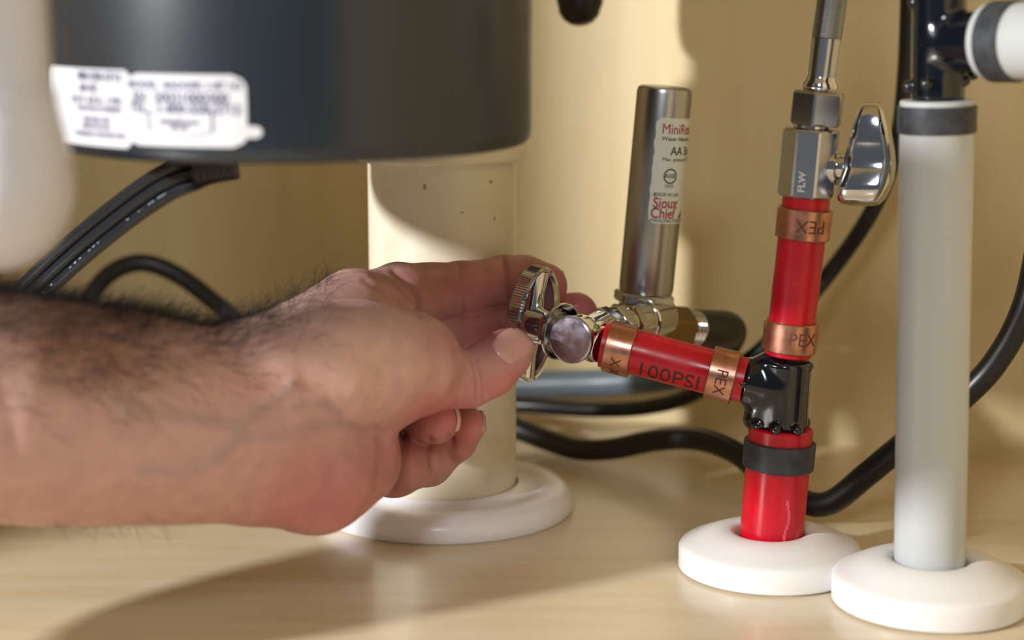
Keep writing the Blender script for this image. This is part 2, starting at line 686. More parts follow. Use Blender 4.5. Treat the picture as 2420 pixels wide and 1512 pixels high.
can_text('MODEL  BADGER 1-87 1/3', 428, 202, 0.0030, st2)
can_text('SN  20031000300', 420, 232, 0.0040, st2)
can_text('TEL.  1-800-558-5712', 430, 258, 0.0038, st2)
can_text('InSinkErator', 425, 288, 0.0024, st2)
can_text('60 HZ', 425, 303, 0.0020, st2)
can_text('800-558-5712', 232, 181, 0.0034, st)
can_text('60 HZ', 210, 208, 0.0032, st)
can_text('115 V  6.9 A  1 PH', 222, 237, 0.0030, st)
can_text('GRINDING CHAMBER', 232, 257, 0.0020, st)
can_text('RACINE, WI', 228, 283, 0.0022, st)
can_text('MADE IN USA', 228, 299, 0.0020, st)
can_text('THERMALLY PROTECTED', 232, 318, 0.0020, st)
# the printed arrow-shaped box on the label
au, az = on_can(425, 292)
bw, bh = 0.0098, 0.0035
box_pts = [(-bw, bh), (bw, bh), (bw, -bh * 0.6), (0, -bh * 1.2), (-bw, -bh * 0.6)]
V, F = [], []
for i in range(5):
    (x0, y0), (x1, y1) = box_pts[i], box_pts[(i + 1) % 5]
    for k in range(6):
        t0, t1 = k / 6, (k + 1) / 6
        n = len(V)
        for (t, s) in ((t0, 1.0), (t1, 1.0), (t1, 0.94), (t0, 0.94)):
            V.append(fmt(au + (x0 + (x1 - x0) * t) * s, az + (y0 + (y1 - y0) * t) * s))
        F.append((n, n + 1, n + 2, n + 3))
obj('printed_arrow_box', (V, F), M['print_grey'], st2, smooth=False)

# ------------------------------------------------------------------ flat three-strand cord of the disposer
cd = empty('power_cord', P(480, 400, 0.560))
tag(cd, 'flat black three-strand power cord slanting down below the disposer', 'cord')
cpts = [P(560, 398, 0.556), P(490, 401, 0.558), P(440, 412, 0.560), P(380, 440, 0.566), P(300, 495, 0.575), P(200, 575, 0.588), P(90, 675, 0.600), P(20, 750, 0.606), P(-80, 870, 0.61)]
cpath = spline(cpts, 10)
for k, off in enumerate((-1, 0, 1)):
    pth = []
    for i, p in enumerate(cpath):
        t = (cpath[min(i + 1, len(cpath) - 1)] - cpath[max(i - 1, 0)]).normalized()
        w = t.cross(Vector((0, 1, 0))).normalized()
        spread = min(1.0, 0.35 + i / 26)
        pth.append(p + w * off * 0.0037 * spread)
    s = obj('strand', tube(pth, 0.00205, 14), M['cord_blue'], cd)
    if k == 0 or k == 2:
        pass
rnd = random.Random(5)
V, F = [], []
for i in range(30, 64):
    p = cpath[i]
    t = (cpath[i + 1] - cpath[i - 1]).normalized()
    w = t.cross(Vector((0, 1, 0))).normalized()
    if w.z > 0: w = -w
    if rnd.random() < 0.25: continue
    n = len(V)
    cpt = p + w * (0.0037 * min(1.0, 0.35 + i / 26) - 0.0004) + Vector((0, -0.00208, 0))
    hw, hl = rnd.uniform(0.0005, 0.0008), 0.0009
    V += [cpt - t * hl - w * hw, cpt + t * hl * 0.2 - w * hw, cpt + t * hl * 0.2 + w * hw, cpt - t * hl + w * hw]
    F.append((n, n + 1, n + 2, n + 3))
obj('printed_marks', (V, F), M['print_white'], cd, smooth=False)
for k in range(6):
    q = P(462 + k * 16, 404 - k * 2.5, 0.545)
    obj('strain_relief_rib', lathe(q - UP * 0.003, Vector((0.25, 0, 1)), [(0, 0), (0.0014, 0.0002), (0.0018, 0.0012), (0.0018, 0.005), (0, 0.005)], 12), M['rubber'], cd)

# ------------------------------------------------------------------ sink trap
tp = empty('sink_trap', P(-45, 620, 0.425))
tag(tp, 'glossy white plastic sink trap bend beside the disposer', 'trap')
p_front = [P(-72, -300, 0.420), P(-56, 0, 0.420), P(-42, 238, 0.420)]
obj('tail_pipe', tube(spline(p_front, 8), 0.0156, 40), M['trap'], tp)
bend = [P(-40, 236, 0.420), P(-18, 320, 0.420), P(4, 400, 0.424), P(12, 460, 0.436), P(-6, 486, 0.452), P(-70, 480, 0.462), P(-200, 440, 0.466), P(-420, 400, 0.468)]
obj('bend', tube(spline(bend, 8), 0.0160, 40), M['trap'], tp)
obj('joint_collar', ringband(P(-43, 222, 0.420), P(-42, 242, 0.420), 0.0168, 0.0150), M['trap'], tp)

# ------------------------------------------------------------------ SDF tee fittings
def np3(v):
    return np.array((v[0], v[1], v[2]), float)


def tee_mesh(top, bot, br0, br1, r, rb, studs, h=0.00045, gusset=None):
    A, B_, C0, C1 = np3(top), np3(bot), np3(br0), np3(br1)

    def f(p):
        d = sd_cyl(p, A, B_, r, 0.0018)
        d = smin(d, sd_cyl(p, C0, C1, rb, 0.0010), 0.0022)
        if gusset is not None:
            for (g0, g1, gr) in gusset:
                d = smin(d, sd_cone(p, np3(g0), np3(g1), gr, gr), 0.004)
        for (c, sr) in studs:
            c = np3(c)
            d = smin(d, np.linalg.norm(p - c, axis=1) - sr, 0.0008)
        return d
    pts = np.array([A, B_, C0, C1] + [np3(c) for c, _ in studs])
    pad = max(r, rb) + 0.004
    V, F = polygonise(f, pts.min(0) - pad, pts.max(0) + pad, h)
    V = snap(f, V, 1e-4, 1)
    return V, F


# ------------------------------------------------------------------ red riser with tee
YR = 0.609
rr = empty('hot_water_riser', RB)
tag(rr, 'red plastic water pipe assembly with black tee and crimp rings', 'pipe')
lp0, lp1 = RB + Vector((P(1818, 1300, YR).x - RB.x, 0, 0.0015)), P(1846, 1008, YR)
obj('lower_pipe', lathe(lp0, lp1 - lp0, [(0, 0), (0.0109, 0), (0.0109, (lp1 - lp0).length - 0.0006), (0.0103, (lp1 - lp0).length), (0.0080, (lp1 - lp0).length), (0, (lp1 - lp0).length - 0.001)], 64), M['red'], rr)
ax = (lp1 - lp0).normalized()
rc = P(1841, 1072, YR)
obj('crimp_ring', ringband(rc - ax * 0.0046, rc + ax * 0.0046, 0.0122, 0.0108), M['copper_dark'], rr)
# pale scuff line down the lower pipe
sm = cylmap(lp0, ax, 0.01098)
V, F = [], []
rnd = random.Random(8)
for k in range(14):
    v = 0.002 + k * 0.0017
    u = 0.0032 + 0.0006 * math.sin(k * 0.8)
    w = 0.00045 + 0.00025 * rnd.random()
    n = len(V)
    V += [sm(u - w, v), sm(u + w, v), sm(u + w * 0.9, v + 0.0018), sm(u - w * 0.9, v + 0.0018)]
    F.append((n, n + 1, n + 2, n + 3))
obj('scuff', (V, F), M['red_scuff'], rr, smooth=False)

up0, up1 = P(1862, 840, YR), P(1906, 462, YR)
uax = (up1 - up0).normalized()
obj('upper_pipe', rod(up0, up1, 0.00795, seg=56), M['red'], rr)
for (px, py, txt, rot, du) in ((1868, 793, 'PEX', 0.0, 0.0032), (1899, 527, 'PEX', math.pi, 0.0012)):
    c = P(px, py, YR)
    g = obj('crimp_ring', ringband(c - uax * 0.0051, c + uax * 0.0051, 0.00925, 0.0079), M['copper'], rr)
    obj('lettering', letter(txt, 0.0062, cylmap(c, uax, 0.00932), du, 0.0, rot, 0.0), M['print_mark'], g, smooth=False)

# tee
tt, tb = P(1859, 848, YR), P(1846, 1012, YR)
hb0, hb1 = P(1851, 920, YR), P(1757, 898, 0.6102)
studs = []
ta, tr_, ts_ = basis(tt - tb)
for ang in (-2.25, -1.15, 0.45, -0.35, 2.0, 3.3):
    studs.append((tb + ta * 0.0016 + (tr_ * math.cos(ang) + ts_ * math.sin(ang)) * 0.0093, 0.0021))
for ang in (-2.3, 1.2, 2.6):
    studs.append((tt - ta * 0.0014 + (tr_ * math.cos(ang) + ts_ * math.sin(ang)) * 0.0082, 0.0012))
for (px, py, dY) in ((1752, 907, -0.0065), (1770, 855, 0.0)):
    studs.append((P(px, py, 0.6102 + dY), 0.0013))
gus = [(P(1800, 945, YR), P(1785, 990, YR), 0.0042), (P(1800, 868, YR), P(1822, 852, YR), 0.0035)]
Vt, Ft = tee_mesh(tt, tb, hb0, hb1, 0.0087, 0.0078, studs, gusset=gus)
obj('tee_fitting', (Vt, Ft), M['black_plastic'], rr, angle=80)

# side branch
sp0, sp1 = P(1762, 899, 0.6100), P(1424, 814, 0.620)
sax = (sp1 - sp0).normalized()
spo = obj('side_pipe', tube(spline([sp0, P(1720, 889, 0.6115), P(1600, 858, 0.615), P(1480, 826, 0.6185), sp1], 6), 0.0078, 48), M['red'], rr)
for (px, py, Yc, hl, a0) in ((1708, 886, 0.6118, 0.0046, -0.1), (1466, 824, 0.6188, 0.0046, 0.55)):
    c = P(px, py, Yc)
    g = obj('crimp_ring', ringband(c - sax * hl, c + sax * hl, 0.0091, 0.0077), M['copper'], rr)
    if px > 1600:
        obj('lettering', letter('PEX', 0.0056, cylmap(c, -sax, 0.00917, hint=(0, -1, 0)), 0.0012, 0.0, 0.0, 0.0), M['print_mark'], g, smooth=False)
    else:
        obj('lettering', letter('X X', 0.0050, cylmap(c, -sax, 0.00917, hint=(0, -1, 0)), 0.0062, 0.0, 0.0, 0.0), M['print_mark'], g, smooth=False)
mid = P(1592, 856, 0.6152)
sa, sr, ss = basis(-sax)
obj('lettering', letter('100PSI', 0.0084, (lambda u, v, f=cylmap(mid, -sax, 0.00788): f(-v, u)), -0.0004, -0.0046, 0, 0.0), M['print_black'], spo, smooth=False)

# ------------------------------------------------------------------ stop valve on top of the red riser
sv = empty('stop_valve', up1)
tag(sv, 'chrome stop valve with a lever handle on top of the red pipe', 'valve')
b0, b1 = P(1903, 464, YR), P(1918, 304, YR)
bax = (b1 - b0).normalized()
obj('valve_body', hexnut(b0, b1, 0.0178, hint=(-0.25, -1, 0), bev=0.0007, n=8, turn=math.pi / 8), M['nickel'], sv, angle=20)
obj('thread_neck', rod(b1, b1 + bax * 0.0025, 0.0066), M['chrome'], sv)
n0, n1 = P(1927, 296, YR), P(1936, 216, YR)
obj('compression_nut', hexnut(n0, n1, 0.0155, hint=(0.25, -1, 0), turn=math.pi / 6), M['nickel'], sv, angle=20)
wf = cylmap(b0, bax, 0.00930, hint=(-0.25, -1, 0))
obj('lettering', letter('FLW', 0.0034, (lambda u, v: wf(u, v)), -0.0008, 0.0055, math.pi / 2, 0.03), M['label'], sv, smooth=False)
stem0, stem1 = P(1925, 392, YR), P(2010, 396, YR - 0.004)
obj('stem', merge(rod(stem0, P(1982, 394, YR - 0.003), 0.0062), rod(stem0, stem1, 0.0044)), M['chrome'], sv)
# lever paddle: lofted rounded sections
la = (P(2100, 396, YR - 0.008) - stem0).normalized()
lw = la.cross(UP).normalized()
V, F, rings = [], [], []
lv = [(242, 2046, 2076, 0.0016), (248, 2036, 2084, 0.0034), (265, 2028, 2092, 0.0046), (300, 2018, 2101, 0.0062), (335, 2010, 2108, 0.0072), (365, 2000, 2112, 0.0080),
      (395, 1996, 2114, 0.0084), (425, 1988, 2110, 0.0084), (450, 1982, 2100, 0.0078), (470, 1982, 2090, 0.0066), (480, 1990, 2080, 0.0050), (484, 2004, 2066, 0.0026)]
pinch = [0, 0, 0, 0.0, -0.0010, -0.0026, -0.0022, 0.0006, 0.0012, 0.0004, 0, 0]
YH = YR - 0.006
for (py, xl, xr, hw), pc in zip(lv, pinch):
    q0, q1 = P(xl, py, YH), P(xr, py, YH)
    c = (q0 + q1) / 2
    hx = (q1 - q0).length / 2
    ring = []
    for k in range(28):
        t = 2 * math.pi * k / 28
        ct, st_ = math.cos(t), math.sin(t)
        e = 0.45
        x = math.copysign(abs(ct) ** e, ct) * hx
        y = math.copysign(abs(st_) ** e, st_) * (hw + (pc if abs(st_) > 0.5 else 0))
        ring.append(len(V))
        V.append(c + la * x + lw * y)
    rings.append(ring)
for i in range(len(rings) - 1):
    for k in range(28):
        k2 = (k + 1) % 28
        F.append((rings[i][k], rings[i][k2], rings[i + 1][k2], rings[i + 1][k]))
F.append(tuple(reversed(rings[0])))
F.append(tuple(rings[-1]))
obj('lever_handle', (V, F), M['chrome'], sv, angle=40)

# ------------------------------------------------------------------ braided hose rising from the stop valve
bh = empty('braided_hose', n1)
tag(bh, 'braided steel supply hose rising from the stop valve out of view', 'hose')
h0 = P(1937, 214, YR)
obj('ferrule', lathe(h0, P(1944, 150, YR) - h0, [(0, 0), (0.0056, 0), (0.0060, 0.0008), (0.0060, 0.0020), (0.0052, 0.0034), (0.0049, 0.0045), (0, 0.0045)], 40), M['chrome'], bh)
obj('sleeve', rod(P(1940, 192, YR), P(1953, 88, YR), 0.0047, 0.0050), M['nickel'], bh)
hp = spline([P(1953, 90, YR), P(1962, 30, YR), P(1970, -30, YR), P(1990, -140, YR), P(2020, -300, YR + 0.01)], 60)
obj('braid', tube(hp, 0.0049, 48, mod=lambda i, a: 1 + 0.06 * math.sin(8 * a + i * 0.55) * math.sin(8 * a - i * 0.55)), M['braid'], bh, angle=80)

# ------------------------------------------------------------------ white riser
YW = 0.574
wr = empty('cold_water_riser', WB)
tag(wr, 'milky white plastic water pipe with black tee and dark crimp rings', 'pipe')
wp0, wp1 = Vector((WB.x, YW, 0.002)), P(2215, 236, YW)
wax = (wp1 - wp0).normalized()
obj('main_pipe', rod(wp0, wp1, 0.01142, seg=64), M['white_pex'], wr)
c = P(2214, 281, YW)
obj('crimp_ring', ringband(c - wax * 0.0042, c + wax * 0.0042, 0.0122, 0.0113), M['copper_dark'], wr)
q0, q1 = P(2230, 100, YW), P(2350, 98, YW - 0.0148)
bx = (q1 - q0).normalized()
st_w = []
for (px, py, dy) in ((2148, 204, 0), (2190, 198, -0.009), (2280, 190, -0.004), (2300, 175, 0), (2160, 6, 0), (2320, 30, -0.008)):
    st_w.append((P(px, py, YW + dy), 0.0019))
Vt, Ft = tee_mesh(P(2222, -70, YW), P(2216, 240, YW), q0, q1, 0.0083, 0.0092, st_w)
obj('tee_fitting', (Vt, Ft), M['black_plastic'], wr, angle=80)
obj('upper_pipe', rod(P(2223, -12, YW), P(2226, -220, YW), 0.01142, seg=48), M['white_pex'], wr)
e0 = P(2336, 98, YW - 0.0133)
obj('branch_pipe', rod(e0, e0 + bx * 0.06, 0.01142, seg=56), M['white_pex'], wr)
c = P(2381, 98, YW - 0.0190)
obj('crimp_ring', ringband(c - bx * 0.0042, c + bx * 0.0042, 0.0122, 0.0113), M['copper_dark'], wr)

# ------------------------------------------------------------------ chrome shut-off valve held by the hand
C0, C1 = P(1347, 803, 0.6161), P(1520, 757, 0.6634)  # valve, arrester and hose nut scaled about the camera, baked into these numbers
vb = (C1 - C0).normalized()
VL = (C1 - C0).length
cv = empty('shutoff_valve', C0)
tag(cv, 'small chrome shut-off valve with an oval knurled handle gripped by the hand', 'valve')
obj('valve_body', lathe(C0, vb, [(0, 0.00113), (0.00718, 0.00113), (0.00756, 0.00170), (0.00765, 0.00567), (0.00794, 0.00614), (0.00794, 0.00803), (0.00756, 0.00898), (0.00699, 0.01228),
                                 (0.00699, 0.01890), (0.00756, 0.02126), (0.00756, 0.02457), (0.00680, 0.02646), (0.00680, 0.03213), (0.00737, 0.03402), (0.00737, VL - 0.00094), (0.00662, VL), (0, VL)], 40), M['chrome'], cv)
obj('end_cap', lathe(C0, vb, [(0, -0.0002), (0.0076, -0.0002), (0.0082, 0.0002), (0.0083, 0.0012), (0, 0.0014)], 48), M['chrome_worn'], cv, angle=20)
for k in range(3):
    hb = C0 + vb * (0.02126 + 0.00850 * k)
    obj('hex_collar', hexnut(hb, hb + vb * 0.00586, 0.01493, turn=0.4 + 0.3 * k), M['chrome'], cv, angle=20)
# barb towards the red pipe
mB = C0 + vb * 0.00992
obj('inlet_barb', merge(rod(mB, sp1 + (sp1 - mB).normalized() * 0.00028, 0.00662), rod(mB + (sp1 - mB) * 0.55, mB + (sp1 - mB) * 0.8, 0.00737)), M['chrome'], cv)
# bonnet and skirt
WC = P(1257, 764, 0.6369)
hx0 = C0 + vb * 0.00756
hax = (WC - hx0).normalized()
hL = (WC - hx0).length
obj('bonnet', rod(hx0, hx0 + hax * (hL * 0.55), 0.00643), M['nickel'], cv)
hnd = obj('oval_handle', lathe(WC + hax * 0.0008, -hax, [(0, 0), (0.0054, 0), (0.0060, 0.0005), (0.0064, 0.0040), (0.0068, 0.0085), (0.0078, 0.0112), (0.0096, 0.0130), (0.0101, 0.0135), (0.0101, 0.0143),
                                                        (0.0096, 0.0143), (0.0082, 0.0125), (0.0068, 0.0118), (0, 0.0118)], 48), M['chrome'], cv)
# knurled oval rim
a_, e1, e2 = basis(-hax, hint=P(1285, 627, 0.6369) - P(1240, 898, 0.6369))
SA, SB = 0.02041, 0.01120
V, F, rings = [], [], []
NR = 240
for k in range(NR):
    t = 2 * math.pi * k / NR
    c, s = math.cos(t), math.sin(t)
    nrm = (e1 * c / SA + e2 * s / SB).normalized()
    base = WC + e1 * SA * c + e2 * SB * s
    ridge = 0.00026 if k % 2 else 0.0
    sec = [(-0.00302, -0.00123), (-0.00321, -0.00028), (-0.00246, -ridge + 0.00028), (0.00246, -ridge + 0.00028), (0.00321, -0.00028), (0.00302, -0.00123), (0.00208, -0.00198), (-0.00208, -0.00198)]
    ring = []
    for (ax_, ra_) in sec:
        ring.append(len(V))
        V.append(base + a_ * ax_ + nrm * ra_)
    rings.append(ring)
for k in range(NR):
    A_, B_ = rings[k], rings[(k + 1) % NR]
    for j in range(8):
        j2 = (j + 1) % 8
        F.append((A_[j], B_[j], B_[j2], A_[j2]))
obj('knurled_rim', (V, F), M['chrome'], hnd, angle=25)
for sgn in (-1, 1):
    obj('spoke', tube([WC + e1 * sgn * 0.00378, WC + e1 * sgn * 0.01134, WC + e1 * sgn * 0.01890], lambda t: 0.00321 + 0.00113 * abs(t - 0.5), 16), M['chrome'], hnd)

# ------------------------------------------------------------------ water hammer arrester
YA = 0.6728
ar = empty('hammer_arrester', P(1522, 720, YA))
tag(ar, 'upright grey metal water hammer arrester cylinder with a worn white label', 'arrester')
a0, a1 = P(1526, 692, YA), P(1572, 203, YA)
aax = (a1 - a0).normalized()
AL = (a1 - a0).length
AR_ = 0.01006
obj('canister', lathe(a0, aax, [(0, 0), (AR_ - 0.00113, 0), (AR_ - 0.00028, 0.00057), (AR_, 0.00189), (AR_, AL - 0.00236), (AR_ - 0.00038, AL - 0.00094), (AR_ - 0.00142, AL - 0.00019), (AR_ - 0.00378, AL), (0, AL)], 72), M['steel'], ar)
nn0, nn1 = P(1520, 716, YA), P(1523, 690, YA)
obj('hex_nut', hexnut(nn0, nn1, 0.01947, turn=0.25), M['nickel'], ar, angle=20)
obj('threaded_neck', rod(P(1518, 752, YA), P(1520, 714, YA), 0.00888), M['chrome'], ar)
obj('valve_tee', merge(rod(C1 - vb * 0.00189, C1 + vb * 0.01323, 0.00813), rod(P(1517, 790, YA), P(1518, 745, YA), 0.00841)), M['chrome'], ar)
# label
lc = a0 + aax * ((P(1550, 400, YA) - a0).dot(aax))
lf = cylmap(lc, aax, AR_ + 0.00011)
px_mm = 1 / 5.98e3
lab = obj('label', patch(lf, -0.00274, 0.01937, -0.01862, 0.01966, 30, 26, 0.00208, 0.00026), M['label_old'], ar)
lt = cylmap(lc, aax, AR_ + 0.00028)


def atext(s, size, u, v, m, bold=0.02, sx=1.0, left=True):
    Vv, Ff = text2d(s, size, bold)
    xs = [x for x, _ in Vv]
    sh = -min(xs) * sx if left else 0
    obj('lettering', ([lt(u + sh + x * sx, v + y) for x, y in Vv], Ff), M[m], lab, smooth=False)


atext('MiniRester', 0.0052, -0.0003, 0.0156, 'print_red', 0.0, 0.84)
atext('Water Hammer Arrester', 0.0022, -0.0003, 0.0122, 'print_dark', 0.005)
atext('AA Size', 0.0044, 0.0034, 0.0078, 'print_dark', 0.008, 0.9)
atext('Max. pressure 350 psi', 0.0019, 0.0007, 0.0048, 'print_dark', 0.0)
atext('ASSE', 0.0021, 0.0020, -0.0012, 'print_dark', 0.008)
atext('1010', 0.0018, 0.0026, -0.0049, 'print_dark', 0.0)
atext('MADE IN USA', 0.0017, -0.0011, -0.0080, 'print_dark', 0.0)
atext('Sioux', 0.0054, -0.0013, -0.0112, 'print_red', 0.012, 0.84)
atext('Chief', 0.0054, -0.0018, -0.0150, 'print_red', 0.012, 0.84)
atext('MANUFACTURING CO.', 0.0018, -0.0016, -0.0176, 'print_dark', 0.0)
V, F = [], []
for k in range(40):
    t = 2 * math.pi * k / 40
    for rr_ in (0.00274, 0.00227):
        V.append(lt(0.00435 + rr_ * math.cos(t), -0.00123 + rr_ * math.sin(t)))
for k in range(40):
    k2 = (k + 1) % 40
    F.append((2 * k, 2 * k2, 2 * k2 + 1, 2 * k + 1))
obj('printed_ring', (V, F), M['print_dark'], lab, smooth=False)
V, F = [], []
arrow = [(0.01021, -0.01663), (0.01210, -0.01663), (0.01285, -0.01399), (0.01153, -0.01512)]
V = [lt(*q) for q in arrow]
obj('printed_arrow', (V, [(0, 1, 2, 3)]), M['print_dark'], lab, smooth=False)

# ------------------------------------------------------------------ hose leaving the valve tee
ho = empty('dishwasher_hose', P(1560, 775, 0.6766))
tag(ho, 'dark hose with a brass nut beside the arrester, trailing grey along the wall', 'hose')
k0, k1 = P(1540, 771, 0.6766), P(1616, 775, 0.6889)
kax = (k1 - k0).normalized()
obj('brass_nut', hexnut(k0, k1, 0.01436, turn=math.pi / 6), M['brass'], ho, angle=20)
for k in range(3):
    q = k1 + kax * (0.00019 + 0.00217 * k)
    obj('ferrule_ring', lathe(q, kax, [(0, 0), (0.00662, 0), (0.00728, 0.00057), (0.00728, 0.00132), (0.00662, 0.00189), (0, 0.00189)], 36), M['chrome'], ho)
hs = [k1 + kax * 0.006, P(1690, 777, 0.702), P(1718, 780, 0.712), P(1718, 795, 0.730), P(1695, 830, 0.750), P(1640, 872, 0.768), P(1560, 894, 0.784), P(1440, 904, 0.797), P(1300, 908, 0.806), P(1180, 912, 0.815), P(1060, 920, 0.83)]
hs = spline(hs, 10)
obj('rubber_section', tube(hs[:44], 0.00737, 28), M['rubber'], ho)
obj('grey_section', tube(hs[43:], 0.00624, 28), M['rubber_grey'], ho)

# ------------------------------------------------------------------ loose cables
def cable(name, pts, r, m, label):
    pth = spline([P(*q) for q in pts], 12)
    pth = [Vector((p.x, p.y, max(p.z, r + 0.0004))) for p in pth]
    return tag(obj(name, tube(pth, r, 18), M[m]), label, 'cable', 'loose cables at the back of the cabinet')


cable('black_cable', [(1140, 975, 0.775), (1230, 1016, 0.765), (1300, 1042, 0.755), (1370, 1062, 0.745), (1450, 1060, 0.738), (1550, 1040, 0.730), (1650, 1038, 0.716), (1740, 1070, 0.700), (1820, 1135, 0.680), (1900, 1185, 0.665),
                      (1965, 1186, 0.656), (2050, 1120, 0.650), (2120, 1062, 0.647), (2290, 925, 0.642), (2370, 830, 0.638), (2425, 715, 0.635), (2460, 560, 0.63)], 0.0046, 'rubber',
      'thick black cable snaking across the floor behind the red and white pipes')
cable('black_cable', [(1100, 955, 0.800), (1240, 958, 0.786), (1400, 968, 0.778), (1530, 962, 0.772), (1640, 930, 0.756), (1785, 838, 0.735), (1940, 670, 0.752), (2060, 500, 0.740), (2118, 345, 0.733), (2140, 180, 0.728), (2150, -60, 0.725)], 0.0034, 'rubber',
      'thin black cable climbing behind the stop valve lever')
cable('black_cable', [(120, 830, 0.80), (180, 752, 0.80), (250, 655, 0.80), (330, 621, 0.80), (420, 650, 0.80), (520, 725, 0.80), (620, 810, 0.80), (760, 900, 0.80), (900, 950, 0.81)], 0.0040, 'rubber',
      'black cable arching in a loop behind the forearm')

# ------------------------------------------------------------------ black hose weight hanging at the top
kb = P(1367, 62, 0.760)
wprof = [(0, 0), (0.003, 0.0004), (0.006, 0.0020), (0.0080, 0.0046), (0.0086, 0.0062), (0.0084, 0.0066), (0.0090, 0.0080), (0.0096, 0.0104), (0.0094, 0.0108), (0.0099, 0.0125), (0.0102, 0.0150), (0.0099, 0.0156),
         (0.0103, 0.0190), (0.0102, 0.030), (0.0080, 0.036), (0.0050, 0.040), (0.0050, 0.20), (0, 0.20)]
tag(obj('hose_weight', lathe(kb, Vector((0.05, 0, 1)), wprof, 40), M['rubber']), 'black ribbed rounded hose end dangling at the top beside the disposer', 'hose')

# ------------------------------------------------------------------ the hand and forearm
def H(px, py, d, r):
    return np3(D(px, py, d)), r


def chain(p, pts, k=None):
    d = None
    for (a, ra), (b, rb) in zip(pts[:-1], pts[1:]):
        c = sd_cone(p, a, b, ra, rb)
        d = c if d is None else (smin(d, c, k) if k else np.minimum(d, c))
    return d


ARM_T = [H(-700, 830, 0.4888, 0.02820), H(0, 886, 0.5226, 0.02322), H(330, 908, 0.5452, 0.02068), H(600, 938, 0.5659, 0.01748)]  # all hand depths and radii shrunk about the camera to clear the drain pipe
ARM_B = [H(-700, 1060, 0.4888, 0.02820), H(0, 1056, 0.5264, 0.02162), H(330, 1078, 0.5480, 0.02002), H(580, 1090, 0.5678, 0.01786)]
ARM_M = [H(-700, 960, 0.4813, 0.02632), H(0, 970, 0.5189, 0.02209), H(600, 1010, 0.5640, 0.01551)]
M2 = [H(600, 893, 0.5715, 0.01551), H(700, 815, 0.5847, 0.01297), H(832, 724, 0.6072, 0.01109)]
M3 = [H(610, 945, 0.5772, 0.01504), H(870, 835, 0.6242, 0.01175)]
M4 = [H(600, 1010, 0.5772, 0.01504), H(815, 950, 0.6242, 0.01128)]
M5 = [H(600, 1070, 0.5734, 0.01551), H(740, 1110, 0.5847, 0.01551), H(845, 1085, 0.6054, 0.01175)]
HYPO = [H(640, 1095, 0.5678, 0.01504), H(750, 1128, 0.5762, 0.01730), H(835, 1085, 0.5903, 0.01457)]
INDEX = [H(838, 728, 0.6091, 0.01147), H(945, 702, 0.6279, 0.01147), H(1085, 684, 0.6486, 0.00968), H(1190, 664, 0.6636, 0.00893), H(1240, 663, 0.6674, 0.00884), H(1285, 676, 0.6655, 0.00827)]
MIDDLE = [H(880, 835, 0.6242, 0.01128), H(1075, 795, 0.6486, 0.00978), H(1225, 772, 0.6665, 0.00902), H(1300, 750, 0.6740, 0.00865), H(1362, 743, 0.6730, 0.00799)]
RING = [H(820, 955, 0.6242, 0.01081), H(905, 965, 0.6580, 0.00959), H(950, 988, 0.6373, 0.00874), H(1024, 990, 0.6148, 0.00827)]
PINKY = [H(850, 1085, 0.6072, 0.01147), H(930, 1100, 0.6204, 0.01053), H(1010, 1085, 0.6354, 0.00902), H(1074, 1038, 0.6401, 0.00790), H(1098, 1004, 0.6326, 0.00724)]
THENAR = [H(640, 905, 0.5678, 0.01880), H(760, 885, 0.5781, 0.01993), H(870, 872, 0.5903, 0.01936), H(970, 862, 0.5997, 0.01692)]
THUMB = [H(1000, 880, 0.6025, 0.01241), H(1058, 892, 0.6063, 0.00959), H(1108, 900, 0.6110, 0.00846), H(1155, 870, 0.6157, 0.00931), H(1198, 836, 0.6195, 0.00865)]
WEB = [H(870, 765, 0.6110, 0.00893), H(945, 778, 0.6279, 0.00752)]


def hand_sdf(p):
    arm = smin(chain(p, ARM_T), chain(p, ARM_B), 0.016)
    arm = smin(arm, chain(p, ARM_M), 0.010)
    palm = smin(chain(p, M2), chain(p, M3), 0.010)
    palm = smin(palm, chain(p, M4), 0.010)
    palm = smin(palm, chain(p, M5), 0.010)
    palm = smin(palm, arm, 0.012)
    palm = smin(palm, chain(p, HYPO), 0.008)
    th = chain(p, THENAR, 0.006)
    body = smin(palm, th, 0.0075)
    d = smin(palm, chain(p, INDEX, 0.002), 0.006)
    d = smin(d, smin(body, smin(chain(p, THUMB, 0.003), th, 0.0028), 0.003), 0.003)
    d = smin(d, chain(p, WEB), 0.007)
    for ch, k in ((MIDDLE, 0.005), (RING, 0.0025), (PINKY, 0.004)):
        d = smin(d, chain(p, ch, 0.002), 0.0012)
    return d


VOX = 0.0008
lo = np.array([np3(D(-720, 900, 0.49))[0] - 0.03, 0.435, 0.02])
hi = np.array([np3(D(1430, 740, 0.68))[0] + 0.012, 0.70, 0.135])
hv, hf = polygonise(hand_sdf, lo, hi, VOX)
hv = snap(hand_sdf, hv, 2e-4, 2)
hn = grad(hand_sdf, hv, 4e-4)

# low, natural unevenness
def lump(v, f, ph):
    return np.sin(v[:, 0] * f + ph) * np.sin(v[:, 1] * f * 1.13 + ph * 2.1) * np.sin(v[:, 2] * f * 0.91 + ph * 0.7)


hv = hv + hn * (0.0005 * lump(hv, 95, 0.4) + 0.0003 * lump(hv, 230, 1.9))[:, None]


def seg_dist(px, py, poly):
    best = np.full(px.shape, 1e9)
    for (x0, y0), (x1, y1) in zip(poly[:-1], poly[1:]):
        dx, dy = x1 - x0, y1 - y0
        t = np.clip(((px - x0) * dx + (py - y0) * dy) / (dx * dx + dy * dy), 0, 1)
        best = np.minimum(best, np.hypot(px - x0 - t * dx, py - y0 - t * dy))
    return best


def smooth_poly(poly):
    pts = spline([Vector((x, y, 0)) for x, y in poly], 6)
    return [(p.x, p.y) for p in pts]


